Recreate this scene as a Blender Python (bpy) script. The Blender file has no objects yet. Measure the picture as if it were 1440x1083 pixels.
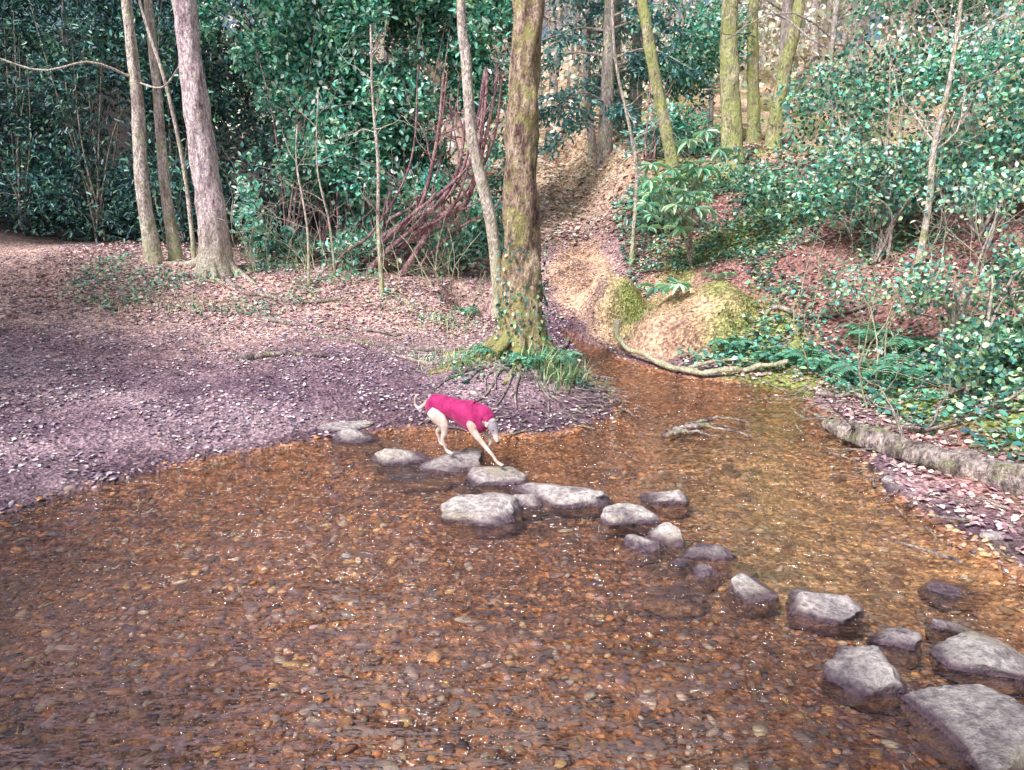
import bpy, math, random
import numpy as np
from mathutils import Vector
rng=np.random.default_rng(11); random.seed(5)
sc=bpy.context.scene
# ------------------------------------------------------------ helpers
def link(o,parent=None):
    sc.collection.objects.link(o)
    if parent is not None: o.parent=parent
    return o
def mk(name,V,F,mat,col=None,parent=None,smooth=False):
    """F: list of (n,k) int arrays"""
    V=np.asarray(V,dtype=np.float32)
    if not isinstance(F,list): F=[F]
    F=[np.asarray(f,dtype=np.int32) for f in F if len(f)]
    me=bpy.data.meshes.new(name)
    me.vertices.add(len(V)); me.vertices.foreach_set("co",V.ravel())
    tot=np.concatenate([np.full(len(f),f.shape[1]) for f in F]).astype(np.int32)
    loops=np.concatenate([f.ravel() for f in F]).astype(np.int32)
    me.loops.add(len(loops)); me.loops.foreach_set("vertex_index",loops)
    me.polygons.add(len(tot))
    st=np.concatenate([[0],np.cumsum(tot)[:-1]]).astype(np.int32)
    me.polygons.foreach_set("loop_start",st); me.polygons.foreach_set("loop_total",tot)
    me.update(calc_edges=True); me.validate()
    if smooth: me.polygons.foreach_set("use_smooth",np.ones(len(me.polygons),dtype=bool))
    if col is not None:
        a=me.color_attributes.new("Col",'FLOAT_COLOR','POINT')
        c=np.ones((len(V),4),dtype=np.float32); c[:,:3]=col
        a.data.foreach_set("color",c.ravel())
    if mat is not None: me.materials.append(mat)
    return link(bpy.data.objects.new(name,me),parent)
def hsh(ix,iy,s):
    h=np.sin(ix*127.1+iy*311.7+s*74.7)*43758.5453
    return h-np.floor(h)
def vn(x,y,s=0):
    x=np.asarray(x,float);y=np.asarray(y,float)
    ix=np.floor(x);iy=np.floor(y);fx=x-ix;fy=y-iy
    fx=fx*fx*(3-2*fx);fy=fy*fy*(3-2*fy)
    return (hsh(ix,iy,s)*(1-fx)*(1-fy)+hsh(ix+1,iy,s)*fx*(1-fy)+hsh(ix,iy+1,s)*(1-fx)*fy+hsh(ix+1,iy+1,s)*fx*fy)*2-1
def fbm(x,y,o=4,s=0):
    a=0;amp=1
    for i in range(o):
        a=a+amp*vn(x*2**i,y*2**i,s+i);amp*=.5
    return a
def ss(a,b,x):
    t=np.clip((x-a)/(b-a),0,1);return t*t*(3-2*t)
# ------------------------------------------------------------ terrain
poly=np.array([(-9,-4),(-9,0.5),(-5.6,3.4),(-4.4,4.5),(-3.73,5.18),(-3.46,5.65),(-3.09,6.05),(-2.64,6.44),(-1.93,6.87),(-1.25,7.2),(-.84,7.3),(-.14,7.05),(.41,7.1),(1.02,7.65),(1.16,8.1),(1.02,9.0),(.94,9.95),(1.0,10.9),(.75,11.6),(.95,11.7),(1.35,10.9),(1.46,10.35),(2.13,9.35),(3.28,8.8),(3.3,7.85),(3.22,6.95),(2.98,5.87),(3.05,5.0),(3.2,4.35),(3.3,3.5),(3.6,2.5),(4.5,1),(6,-4)])
def sdist(x,y):
    x=np.asarray(x,float).ravel();y=np.asarray(y,float).ravel()
    best=np.full(x.shape,1e9);ins=np.zeros(x.shape,bool)
    n=len(poly)
    for i in range(n):
        ax,ay=poly[i];bx,by=poly[(i+1)%n]
        dx,dy=bx-ax,by-ay
        t=np.clip(((x-ax)*dx+(y-ay)*dy)/(dx*dx+dy*dy),0,1)
        best=np.minimum(best,np.hypot(x-ax-t*dx,y-ay-t*dy))
        c=((ay>y)!=(by>y))&(x<(bx-ax)*(y-ay)/((by-ay) if by!=ay else 1e-9)+ax)
        ins^=c
    return np.where(ins,-best,best)
def gs(x,y,cx,cy,rx,ry): return np.exp(-((x-cx)/rx)**2-((y-cy)/ry)**2)
def plate(x,y,cx,cy,rx,ry,k=.55):
    r=np.hypot((x-cx)/rx,(y-cy)/ry)+.18*fbm(x*2.2,y*2.2,3,71);return ss(1.0,k,r)
def earthmask(x,y): return np.clip(plate(x,y,2.35,11.4,1.35,1.8,.5)+plate(x,y,1.2,13.6,.8,2.4,.4),0,1)
def H(x,y,d=None):
    x=np.asarray(x,float);y=np.asarray(y,float);sh=x.shape
    x=x.ravel();y=y.ravel()
    d=sdist(x,y)+.10*fbm(x*1.7,y*1.7,3,3)
    dp=np.maximum(d,0)
    zL=.012+.075*np.minimum(dp,9)+.45*ss(10.8,13.5,y)*ss(1.5,-2,x)+.02*fbm(x*1.3,y*1.3,4,1)*ss(0,1,dp)
    zR=.02+.12*np.minimum(dp,.7)+.52*np.clip(dp-.7,0,5)+.1*np.clip(dp-5.7,0,60)
    zR=zR+.16*fbm(x*.9,y*.9,4,9)*ss(.4,2,dp)
    w=ss(1.2,2.7,x-.0*y)
    z=zL*(1-w)+zR*w
    z=z+.21*np.clip(y-11,0,5)*ss(-.6,1,x)*(1-w)
    z=z+.19*np.clip(y-16,0,55)*(1-.5*w)
    z=z+.25*np.clip(-x-9,0,12)*ss(6,12,y)
    out=ss(0,.25,dp)
    z=z+out*(.30*gs(x,y,.1,9.3,.75,.9)+.55*plate(x,y,1.62,12.2,.62,.9,.35)+.40*plate(x,y,2.5,10.9,1.0,.75,.6)-.5*plate(x,y,-.65,12.9,.7,1.0,.3))
    z=z+out*.02*fbm(x*6,y*6,3,20)
    bed=-np.minimum(.30*np.abs(d),.12)+.012*fbm(x*2,y*2,3,5)
    bed=bed+.10*gs(x,y,2.3,6.6,.6,.35)+.05*gs(x,y,1.7,7.5,.8,.5)
    z=np.where(d<0,np.minimum(bed,-.004),np.maximum(z,.012))
    return z.reshape(sh)
def Hs(x,y): return float(H(np.array([x]),np.array([y]))[0])
def axis(a,b,step,lo,hi,g=1.22):
    c=list(np.arange(a,b,step));s=step
    v=a;L=[]
    while v>lo: s*=g;v-=s;L.append(v)
    s=step;v=c[-1];R=[]
    while v<hi: s*=g;v+=s;R.append(v)
    return np.array(L[::-1]+c+R)
gx=axis(-7.5,7.5,.06,-220,220);gy=axis(1.8,15,.06,-120,320)
X,Y=np.meshgrid(gx,gy);Z=H(X,Y)
nx,ny=len(gx),len(gy)
idx=np.arange(nx*ny).reshape(ny,nx)
F=np.stack([idx[:-1,:-1],idx[:-1,1:],idx[1:,1:],idx[1:,:-1]],-1).reshape(-1,4)
D=sdist(X,Y).reshape(X.shape)
# ------------------------------------------------------------ materials
def newmat(n):
    m=bpy.data.materials.new(n);m.use_nodes=True;nt=m.node_tree;nt.nodes.clear()
    o=nt.nodes.new('ShaderNodeOutputMaterial');return m,nt,o
def N(nt,t,**k):
    n=nt.nodes.new(t)
    for a,b in k.items(): setattr(n,a,b)
    return n
def ramp(nt,fac,stops):
    r=N(nt,'ShaderNodeValToRGB');nt.links.new(fac,r.inputs[0])
    e=r.color_ramp.elements
    while len(e)<len(stops): e.new(.5)
    for el,(p,c) in zip(e,stops): el.position=p;el.color=(*c,1)
    return r.outputs[0]
def noi(nt,scale,detail=5,rough=.6,vec=None,mscale=None,coord='Object'):
    tc=N(nt,'ShaderNodeTexCoord');v=tc.outputs[coord]
    if mscale:
        mp=N(nt,'ShaderNodeMapping');mp.inputs['Scale'].default_value=mscale;nt.links.new(v,mp.inputs[0]);v=mp.outputs[0]
    n=N(nt,'ShaderNodeTexNoise');n.inputs['Scale'].default_value=scale;n.inputs['Detail'].default_value=detail;n.inputs['Roughness'].default_value=rough
    nt.links.new(v,n.inputs['Vector']);return n.outputs[0]
def mixc(nt,f,a,b,mode='MIX'):
    m=N(nt,'ShaderNodeMix',data_type='RGBA',blend_type=mode)
    if isinstance(f,(int,float)): m.inputs[0].default_value=f
    else: nt.links.new(f,m.inputs[0])
    for i,c in ((6,a),(7,b)):
        if isinstance(c,tuple): m.inputs[i].default_value=(*c,1)
        else: nt.links.new(c,m.inputs[i])
    return m.outputs[2]
def mrange(nt,v,a,b,c=0,d=1):
    m=N(nt,'ShaderNodeMapRange');nt.links.new(v,m.inputs[0])
    for i,q in enumerate((a,b,c,d)): m.inputs[i+1].default_value=q
    return m.outputs[0]
def bump(nt,h,st,dist=.02):
    b=N(nt,'ShaderNodeBump');b.inputs['Strength'].default_value=st;b.inputs['Distance'].default_value=dist
    nt.links.new(h,b.inputs['Height']);return b.outputs[0]
def princ(nt,o,col,rough=.8,nrm=None,spec=.3):
    p=N(nt,'ShaderNodeBsdfPrincipled')
    if isinstance(col,tuple): p.inputs['Base Color'].default_value=(*col,1)
    else: nt.links.new(col,p.inputs['Base Color'])
    if isinstance(rough,(int,float)): p.inputs['Roughness'].default_value=rough
    else: nt.links.new(rough,p.inputs['Roughness'])
    p.inputs['Specular IOR Level'].default_value=spec
    if nrm is not None: nt.links.new(nrm,p.inputs['Normal'])
    nt.links.new(p.outputs[0],o.inputs[0]);return p
def diff(nt,o,col,nrm=None):
    p=N(nt,'ShaderNodeBsdfDiffuse');nt.links.new(col,p.inputs['Color'])
    if nrm is not None: nt.links.new(nrm,p.inputs['Normal'])
    nt.links.new(p.outputs[0],o.inputs[0]);return p
def attr(nt,n='Col'):
    a=N(nt,'ShaderNodeAttribute');a.attribute_name=n;return a.outputs['Color']
# ground
def ground_mat():
    m,nt,o=newmat('ground_soil')
    base=attr(nt)
    n1=noi(nt,22,4,.7);n2=noi(nt,2.2,4,.6)
    vo=N(nt,'ShaderNodeTexVoronoi');vo.inputs['Scale'].default_value=30
    tc=N(nt,'ShaderNodeTexCoord');nt.links.new(tc.outputs['Object'],vo.inputs['Vector'])
    sp=ramp(nt,n1,[(.3,(.38,.35,.38)),(.5,(.95,.92,.92)),(.68,(1.7,1.6,1.5))])
    c=mixc(nt,1.0,base,sp,'MULTIPLY')
    bw=N(nt,'ShaderNodeRGBToBW');nt.links.new(vo.outputs['Color'],bw.inputs[0])
    c=mixc(nt,1.0,c,ramp(nt,bw.outputs[0],[(.2,(.6,.58,.6)),(.8,(1.45,1.4,1.35))]),'MULTIPLY')
    c=mixc(nt,1.0,c,ramp(nt,n2,[(.3,(.72,.68,.7)),(.7,(1.25,1.2,1.15))]),'MULTIPLY')
    ad=N(nt,'ShaderNodeMath',operation='ADD');nt.links.new(n1,ad.inputs[0]);nt.links.new(vo.outputs['Distance'],ad.inputs[1])
    diff(nt,o,c,bump(nt,ad.outputs[0],.8,.03));return m
# ground vertex colours
def gcol(x,y,d):
    c=np.zeros(x.shape+(3,))
    beach=np.array((.38,.31,.36));wet=np.array((.13,.09,.12));far=np.array((.64,.54,.40))
    litter=np.array((.36,.22,.21));moss=np.array((.28,.36,.13));earth=np.array((.72,.53,.38));bedc=np.array((.42,.23,.13))
    n=fbm(x*.8,y*.8,4,31)
    c[:]=beach
    def mixin(col,w): 
        nonlocal c
        w=np.clip(w,0,1)[...,None];c=c*(1-w)+col*w
    mixin(np.array((.19,.14,.19)),ss(-.15,.6,fbm(x*.5,y*.7,3,91)+.35*ss(-2.5,-5.5,x))*.85)
    mixin(wet,ss(1.0,.0,d+.45*n)*.88)
    mixin(np.array((.54,.42,.39)),ss(8.5,11.5,y+.5*n)*ss(.5,-1,x))
    mixin(litter,ss(1.4,2.6,x)*ss(.3,.9,d+.3*n))
    mixin(far,ss(14,18,y)*ss(-3,-1,x))
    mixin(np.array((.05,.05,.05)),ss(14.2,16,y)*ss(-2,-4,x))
    mixin(earth,earthmask(x,y)*ss(.0,.25,d))
    mixin(np.array((.38,.27,.2)),earthmask(x,y)*ss(.0,.25,d)*ss(-.1,.5,fbm(x*2.5,y*2.5,3,17))*.7)
    mixin(moss,1.2*gs(x,y,.1,9.2,.8,.7)*(.6+.8*n))
    mixin(moss,1.1*gs(x,y,1.85,12.0,.45,.6)*(.6+.9*n))
    mixin(moss,1.1*gs(x,y,2.9,10.9,.55,.35)*(.6+.9*n))
    mixin(moss,ss(-.2,.4,fbm(x*.9+3,y*.9,3,44))*ss(2.2,3.2,x)*ss(6.5,5,x-.0*y)*.85)
    mixin(moss,ss(.1,.5,fbm(x*.9+3,y*.9,3,44))*ss(2.2,3.2,x)*.7)
    mixin(bedc,ss(.06,-.05,d))
    mixin(np.array((.68,.49,.26)),ss(-.05,-.2,d)*ss(.9,2,x)*ss(8.5,6,y)*ss(3.4,4.6,y)*.8)
    return c
mground=ground_mat()
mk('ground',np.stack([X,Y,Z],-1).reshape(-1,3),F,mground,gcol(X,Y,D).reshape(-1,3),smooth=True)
# water
m,nt,o=newmat('stream_water')
n1=noi(nt,1,2,.5,mscale=(3.2,8.5,5));n2=noi(nt,1,2,.6,mscale=(10,25,10));n4=noi(nt,1.1,2,.5)
ad=N(nt,'ShaderNodeMath',operation='MULTIPLY_ADD');nt.links.new(n2,ad.inputs[0]);ad.inputs[1].default_value=.38;nt.links.new(n1,ad.inputs[2])
am=N(nt,'ShaderNodeMath',operation='MULTIPLY');nt.links.new(ad.outputs[0],am.inputs[0]);nt.links.new(mrange(nt,n4,.35,.65,.5,1.35),am.inputs[1])
bn=bump(nt,am.outputs[0],1.0,.20)
fr=N(nt,'ShaderNodeFresnel');fr.inputs[0].default_value=1.5;nt.links.new(bn,fr.inputs['Normal'])
fm=mrange(nt,fr.outputs[0],.04,.34,.04,.80)
tr=N(nt,'ShaderNodeBsdfTransparent');tr.inputs[0].default_value=(1,.965,.91,1)
gl=N(nt,'ShaderNodeBsdfGlossy');gl.inputs['Roughness'].default_value=.05;nt.links.new(bn,gl.inputs['Normal'])
mx=N(nt,'ShaderNodeMixShader');nt.links.new(fm,mx.inputs[0]);nt.links.new(tr.outputs[0],mx.inputs[1]);nt.links.new(gl.outputs[0],mx.inputs[2])
nt.links.new(mx.outputs[0],o.inputs[0]);mwater=m
wx=np.linspace(-10,6.5,60);wy=np.linspace(-4.2,12.0,60);WX,WY=np.meshgrid(wx,wy)
ii=np.arange(3600).reshape(60,60);WF=np.stack([ii[:-1,:-1],ii[:-1,1:],ii[1:,1:],ii[1:,:-1]],-1).reshape(-1,4)
mk('stream_water',np.stack([WX,WY,WX*0],-1).reshape(-1,3),WF,mwater,smooth=True)
# coloured rough material from attribute
def attr_mat(name,rough=None,trans=0.,spec=.3):
    m,nt,o=newmat(name);c=attr(nt)
    p=princ(nt,o,c,rough,None,spec) if rough else diff(nt,o,c)
    if trans:
        t=N(nt,'ShaderNodeBsdfTranslucent');nt.links.new(mixc(nt,1.0,c,(1.15,1.25,.8),'MULTIPLY'),t.inputs[0])
        mx=N(nt,'ShaderNodeMixShader');mx.inputs[0].default_value=trans
        nt.links.new(p.outputs[0],mx.inputs[1]);nt.links.new(t.outputs[0],mx.inputs[2]);nt.links.new(mx.outputs[0],o.inputs[0])
    return m
mpeb=attr_mat('pebble_stone')
mleaf=attr_mat('green_leaf',.38,.22,.6)
mdry=attr_mat('dry_leaf')
# ------------------------------------------------------------ pebbles
def ico(n):
    bpy.ops.mesh.primitive_ico_sphere_add(subdivisions=n,radius=1);_o=bpy.context.object
    V=np.array([v.co[:] for v in _o.data.vertices]);F=np.array([p.vertices[:] for p in _o.data.polygons]);bpy.data.objects.remove(_o);return V,F
IV,IF=ico(1)
def pebbles(name,x,y,z,s,cols):
    n=len(x);k=len(IV)
    sc3=np.stack([s*rng.uniform(.8,1.5,n),s*rng.uniform(.6,1.0,n),s*rng.uniform(.2,.45,n)],-1)
    V=IV[None]*rng.uniform(.7,1.25,(n,k,1))*sc3[:,None,:]
    a=rng.uniform(0,6.28,n);ca,sa=np.cos(a)[:,None],np.sin(a)[:,None]
    vx=V[...,0]*ca-V[...,1]*sa;vy=V[...,0]*sa+V[...,1]*ca
    tx=rng.normal(0,.2,n)[:,None];ty=rng.normal(0,.2,n)[:,None]
    vz=V[...,2]+vx*tx+vy*ty
    V=np.stack([vx+x[:,None],vy+y[:,None],vz+z[:,None]],-1).reshape(-1,3)
    Fi=(IF[None]+(np.arange(n)*k)[:,None,None]).reshape(-1,3)
    return mk(name,V,Fi,mpeb,np.repeat(cols,k,0),smooth=False)
def pick(pal,n,jit=.15):
    pal=np.array(pal);c=pal[rng.integers(0,len(pal),n)]
    return np.clip(c*rng.uniform(1-jit*2,1+jit*2,(n,1))*rng.uniform(1-jit*.4,1+jit*.4,(n,3)),0,.92)
n=26000
x=rng.uniform(-5,4,n);y=2+rng.uniform(0,1,n)**1.25*8.8
d=sdist(x,y);k=d<.1;x,y,d=x[k],y[k],d[k]
pal=[(.56,.32,.20),(.50,.28,.18),(.42,.26,.20),(.68,.38,.19),(.38,.26,.24),(.58,.45,.37),(.78,.62,.48),(.30,.21,.22),(.66,.32,.14),(.50,.39,.35),(.78,.45,.20),(.22,.15,.16),(.27,.19,.19)]
c=pick(pal,len(x),.22)*(1-.25*ss(3.6,2.4,y))[:,None]  # vignette shade put into the colour of the nearest pebbles
c=c*(1+.22*fbm(x*.8,y*.8,3,12))[:,None]
gold=(ss(.9,2,x)*ss(8.5,6,y)*ss(3.4,4.6,y))[:,None]*.6
c=np.clip(c*(1-gold)+np.array((.74,.55,.31))*gold*rng.uniform(.6,1.15,(len(x),1)),0,.9)
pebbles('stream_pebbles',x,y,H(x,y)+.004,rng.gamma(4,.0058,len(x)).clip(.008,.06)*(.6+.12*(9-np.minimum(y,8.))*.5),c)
n=8000
x=rng.uniform(-7,3.9,n);y=rng.uniform(4,12.5,n);d=sdist(x,y);k=(d>0)&(x<3.6)&(rng.uniform(0,1,n)<np.exp(-d/1.6)+.12);x,y=x[k],y[k]
pebbles('bank_gravel',x,y,H(x,y)+.002,rng.gamma(4,.0035,len(x)).clip(.006,.04),pick([(.34,.28,.33),(.50,.43,.46),(.19,.16,.20),(.6,.52,.50),(.24,.18,.21)],len(x)))
# ------------------------------------------------------------ leaves
def leaves(name,P,dirs,L,W,cols,mat,parent=None,droop=.15,up=None):
    n=len(P)
    dirs=dirs/np.linalg.norm(dirs,axis=1,keepdims=True)
    r=rng.normal(0,1,(n,3)) if up is None else up+rng.normal(0,.25,(n,3))
    s=np.cross(dirs,r);s/=np.linalg.norm(s,axis=1,keepdims=True)+1e-9
    nn=np.cross(s,dirs)
    L=np.broadcast_to(L,(n,))[:,None];W=np.broadcast_to(W,(n,))[:,None]
    a=P;tip=P+dirs*L-nn*L*droop
    v=[a,P+dirs*L*.35+s*W*.5+nn*W*.15,P+dirs*L*.75+s*W*.36,tip,P+dirs*L*.75-s*W*.36,P+dirs*L*.35-s*W*.5+nn*W*.15]
    V=np.stack(v,1).reshape(-1,3);i=np.arange(n)[:,None]*6
    F=np.concatenate([i+np.array([0,1,2,3]),i+np.array([0,3,4,5])],0)
    return mk(name,V,F,mat,np.repeat(cols,6,0),parent)
def rdir(n): 
    v=rng.normal(0,1,(n,3));return v/np.linalg.norm(v,axis=1,keepdims=True)
def sprig_points(blobs,nsprig,per,spread,gap=.0,fr=1.2,zmin=True):
    """blobs: (cx,cy,cz,rx,ry,rz)"""
    b=np.array(blobs,float);vol=(b[:,3]*b[:,4]*b[:,5])**(.8);pr=vol/vol.sum()
    k=rng.choice(len(b),nsprig,p=pr);q=rdir(nsprig)*(rng.uniform(.15,1,nsprig)**.45)[:,None]*rng.uniform(.85,1.12,(nsprig,1))
    C=b[k,:3]+q*b[k,3:]
    g=vn(C[:,0]*fr+C[:,1]*.7,C[:,2]*fr+C[:,1]*.4,77)+.4*vn(C[:,0]*3*fr,C[:,2]*3*fr,5)
    C,q,k,g=C[g>gap],q[g>gap],k[g>gap],g[g>gap]
    if zmin:
        kk=C[:,2]>H(C[:,0],C[:,1])+.05;C,q,g=C[kk],q[kk],g[kk]
    m=len(C)
    P=np.repeat(C,per,0)+rng.normal(0,spread,(m*per,3))
    dd=np.repeat(q,per,0)*.6+rng.normal(0,.6,(m*per,3))
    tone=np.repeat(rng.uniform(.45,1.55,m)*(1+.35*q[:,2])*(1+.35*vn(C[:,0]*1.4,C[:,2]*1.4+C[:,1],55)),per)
    return P,dd,tone,C
def bush(name,blobs,ns,per,spread,L,W,pal,gap=-.3,mat=None,fr=1.2,parent=None,part=None,zmin=True):
    P,dd,t,C=sprig_points(blobs,ns,per,spread,gap,fr,zmin)
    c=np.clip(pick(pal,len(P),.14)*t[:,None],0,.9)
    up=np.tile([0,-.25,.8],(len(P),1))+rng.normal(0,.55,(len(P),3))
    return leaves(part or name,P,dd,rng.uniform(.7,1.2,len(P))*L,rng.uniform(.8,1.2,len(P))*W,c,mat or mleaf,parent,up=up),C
# ------------------------------------------------------------ tubes
def spline(P,m):
    P=np.array(P,float);n=len(P)
    if n<3: t=np.linspace(0,1,m)[:,None];return P[0]*(1-t)+P[-1]*t
    Q=np.vstack([2*P[0]-P[1],P,2*P[-1]-P[-2]]);out=[]
    for t in np.linspace(0,n-1,m):
        i=min(int(t),n-2);f=t-i;a,b,c,d=Q[i:i+4]
        out.append(.5*((2*b)+(-a+c)*f+(2*a-5*b+4*c-d)*f*f+(-a+3*b-3*c+d)*f**3))
    return np.array(out)
class Tubes:
    def __init__(s): s.V=[];s.F=[];s.n=0
    def add(s,P,R,seg=8,amp=0.,lob=0.,seed=0,cap=False):
        P=np.asarray(P,float);m=len(P);R=np.broadcast_to(R,(m,))
        T=np.gradient(P,axis=0);T/=np.linalg.norm(T,axis=1,keepdims=True)+1e-9
        ref=np.array([0,0,1.]) if abs(T[:,2]).mean()<.8 else np.array([1.,0,0])
        A=np.cross(T,ref);A/=np.linalg.norm(A,axis=1,keepdims=True)+1e-9;B=np.cross(T,A)
        th=np.linspace(0,2*np.pi,seg,endpoint=False)
        r=np.repeat(R[:,None],seg,1)
        if amp:
            Lc=np.concatenate([[0],np.cumsum(np.linalg.norm(np.diff(P,axis=0),axis=1))])
            r=r*(1+amp*fbm(np.cos(th)[None]*1.8+seed+Lc[:,None]*1.7,np.sin(th)[None]*1.8+Lc[:,None]*2.6,4,seed))
        V=P[:,None]+A[:,None]*(np.cos(th)[None]*r)[...,None]+B[:,None]*(np.sin(th)[None]*r)[...,None]
        i=np.arange(m*seg).reshape(m,seg);j=np.roll(i,-1,1)
        F=np.stack([i[:-1],j[:-1],j[1:],i[1:]],-1).reshape(-1,4)+s.n
        s.V.append(V.reshape(-1,3));s.F.append(F);s.n+=m*seg
    def obj(s,name,mat,parent=None):
        return mk(name,np.concatenate(s.V),np.concatenate(s.F),mat,None,parent,True)
def branch(T,p,d,L,r,depth,seg=6,up=.15,kids=4,wob=.22):
    m=6;P=[np.array(p,float)];d=np.array(d,float)/np.linalg.norm(d)
    for i in range(m-1):
        d=d+rng.normal(0,wob,3)+np.array([0,0,up*.3]);d/=np.linalg.norm(d);P.append(P[-1]+d*L/(m-1))
    P=np.array(P);T.add(P,np.linspace(r,r*.35,m),seg)
    if depth>0:
        for q in range(kids):
            i=rng.integers(1,m);dd=(P[i]-P[i-1]);dd/=np.linalg.norm(dd)
            dd=dd+rng.normal(0,.65,3)
            branch(T,P[i],dd,L*rng.uniform(.4,.7),r*.5,depth-1,max(3,seg-2),up,kids,wob)
def bark(name,c1,c2,c3,moss=0.,mossc=(.13,.17,.03),sc_=1.,st=1.,base_moss=0):
    m,nt,o=newmat(name)
    n1=noi(nt,9*sc_,6,.7,mscale=(1,1,.3));n2=noi(nt,4.5,5,.7);n3=noi(nt,34*sc_,4,.7,mscale=(1,1,.45))
    c=ramp(nt,n1,[(.36,c1),(.5,c2),(.64,c3)])
    c=mixc(nt,.8,c,mixc(nt,1.0,c,ramp(nt,n3,[(.36,(.35,.32,.35)),(.64,(1.6,1.55,1.5))]),'MULTIPLY'))
    if moss:
        f=mrange(nt,n2,.60-moss*.3,.78-moss*.3,0,.85)
        if base_moss:
            ge=N(nt,'ShaderNodeNewGeometry');sx=N(nt,'ShaderNodeSeparateXYZ');nt.links.new(ge.outputs['Position'],sx.inputs[0])
            h=mrange(nt,sx.outputs[2],base_moss,base_moss+1.0,.45,0)
            a2=N(nt,'ShaderNodeMath',operation='ADD',use_clamp=True);nt.links.new(f,a2.inputs[0]);nt.links.new(h,a2.inputs[1]);f=a2.outputs[0]
        c=mixc(nt,f,c,mixc(nt,n3,tuple(q*.45 for q in mossc),tuple(q*1.6 for q in mossc)))
    ad=N(nt,'ShaderNodeMath',operation='ADD');nt.links.new(n1,ad.inputs[0]);nt.links.new(n3,ad.inputs[1])
    diff(nt,o,c,bump(nt,ad.outputs[0],st,.06));return m
b_main=bark('bark_mossy_brown',(.15,.10,.10),(.44,.34,.26),(.76,.64,.50),.46,(.44,.44,.17),1,1,.3)
b_pale=bark('bark_pale',(.36,.28,.32),(.84,.72,.74),(.92,.87,.86),.12,(.44,.48,.2),1,1,.9)
b_slim=bark('bark_grey',(.42,.35,.33),(.82,.75,.68),(.92,.87,.80),.3,(.54,.60,.28),1,1,1.0)
b_moss=bark('bark_green',(.26,.24,.17),(.60,.58,.36),(.82,.78,.56),.6,(.60,.66,.24))
b_red=bark('bark_rhododendron',(.17,.09,.13),(.44,.27,.30),(.70,.50,.48),.1)
b_far=bark('bark_far',(.28,.23,.26),(.56,.50,.48),(.78,.72,.66),.35,(.50,.54,.28))
def tree(name,path,r0,r1,mat,flare=1.5,zb=5.2,nb=12,top=None,roots=0,bl=2.2,extra=None,amp=.10,seg=20,fl=.28):
    x0,y0=path[0][:2];z0=Hs(x0,y0)
    P=[(x0,y0,z0-.25)]+[tuple(p) for p in path[1:]]
    P=spline(P,90);h=P[:,2]-z0;t=np.linspace(0,1,90)
    R=r0+(r1-r0)*t+ r0*(flare-1)*np.exp(-np.maximum(h,0)/fl)
    e=bpy.data.objects.new(name,None);link(e)
    T=Tubes();T.add(P,R,seg,amp,seed=rng.integers(1,90))
    for q in range(roots):
        a=q*2*math.pi/roots+rng.uniform(-.3,.3);pts=[np.array([x0,y0,z0+.28])+np.array([math.cos(a),math.sin(a),0])*r0*.55]
        Lr=rng.uniform(.5,1.0)
        for i in range(1,6):
            a+=rng.normal(0,.22);pr=pts[-1]+np.array([math.cos(a),math.sin(a),0])*Lr/4.
            g=Hs(pr[0],pr[1]);pr[2]=max(g,-.02)+(.10 if i==1 else .0);pts.append(pr)
        T.add(spline(pts,18),np.linspace(r0*.42,.018,18),8,.15,seed=q+3)
    T.obj('trunk',mat,e)
    B=Tubes()
    for q in range(nb):
        i=int(np.interp(rng.uniform(zb,P[-1,2]),P[:,2],np.arange(90)));a=rng.uniform(0,6.28)
        branch(B,P[i],(math.cos(a),math.sin(a),rng.uniform(.3,1.1)),bl*rng.uniform(.6,1.2),R[i]*.4,2,6,kids=3)
    if extra:
        for pts,ra,rb in extra: B.add(spline(pts,16),np.linspace(ra,rb,16),7,.08)
    if nb or extra: B.obj('limbs',mat,e)
    return e
ct=tree('mossy_tree',[(.13,9.35),(.12,9.35,1.2),(.10,9.35,2.6),(.18,9.37,4.3),(.25,9.4,7),(.2,9.5,11)],.235,.10,b_main,1.5,5.4,10,roots=8,seg=48,amp=.17,fl=.5)
lt=tree('pale_bark_tree',[(-4.95,13.0),(-4.93,13,2),(-5.02,13,3.6),(-5.05,13,5.2),(-5.2,13,8),(-5,13,12)],.25,.11,b_pale,1.3,6,10,roots=4,seg=34,amp=.14)
tree('slim_tree',[(-6.15,13.4),(-6.2,13.4,2.3),(-6.12,13.4,3.6),(-6.1,13.4,5.3),(-6.0,13.4,9)],.125,.06,b_slim,1.4,5.8,7,extra=[([(-6.12,13.4,3.95),(-6.6,13.0,4.15),(-7.3,12.8,4.0),(-8.2,12.6,4.25),(-9.3,12.4,4.1)],.022,.008),([(-6.1,13.4,3.9),(-5.6,13.2,3.8),(-5.2,13.0,4.1)],.018,.01)])
tree('slim_tree',[(-5.88,13.7),(-5.95,13.7,2.3),(-5.9,13.7,3.8),(-5.88,13.7,5.6),(-5.8,13.7,9)],.10,.05,b_slim,1.4,6,7)
tree('slim_tree',[(-5.5,13.5),(-5.5,13.5,2.3),(-5.65,13.5,3.8),(-5.95,13.5,5.2),(-6.1,13.5,7)],.04,.02,b_slim,1.2,5.5,4,seg=10)
tree('birch_tree',[(-.15,12.2),(-.32,12.1,1.7),(-.58,12,2.9),(-.66,12,4.0),(-.72,12,4.9),(-.6,12,8)],.10,.055,b_slim,1.3,5.4,6)
tree('mossy_leaning_tree',[(3.15,15),(3.0,15,2.6),(2.72,15,3.7),(2.4,15,5.0),(2.25,15,6),(2.0,15,10)],.13,.07,b_moss,1.3,5.8,8)
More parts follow.
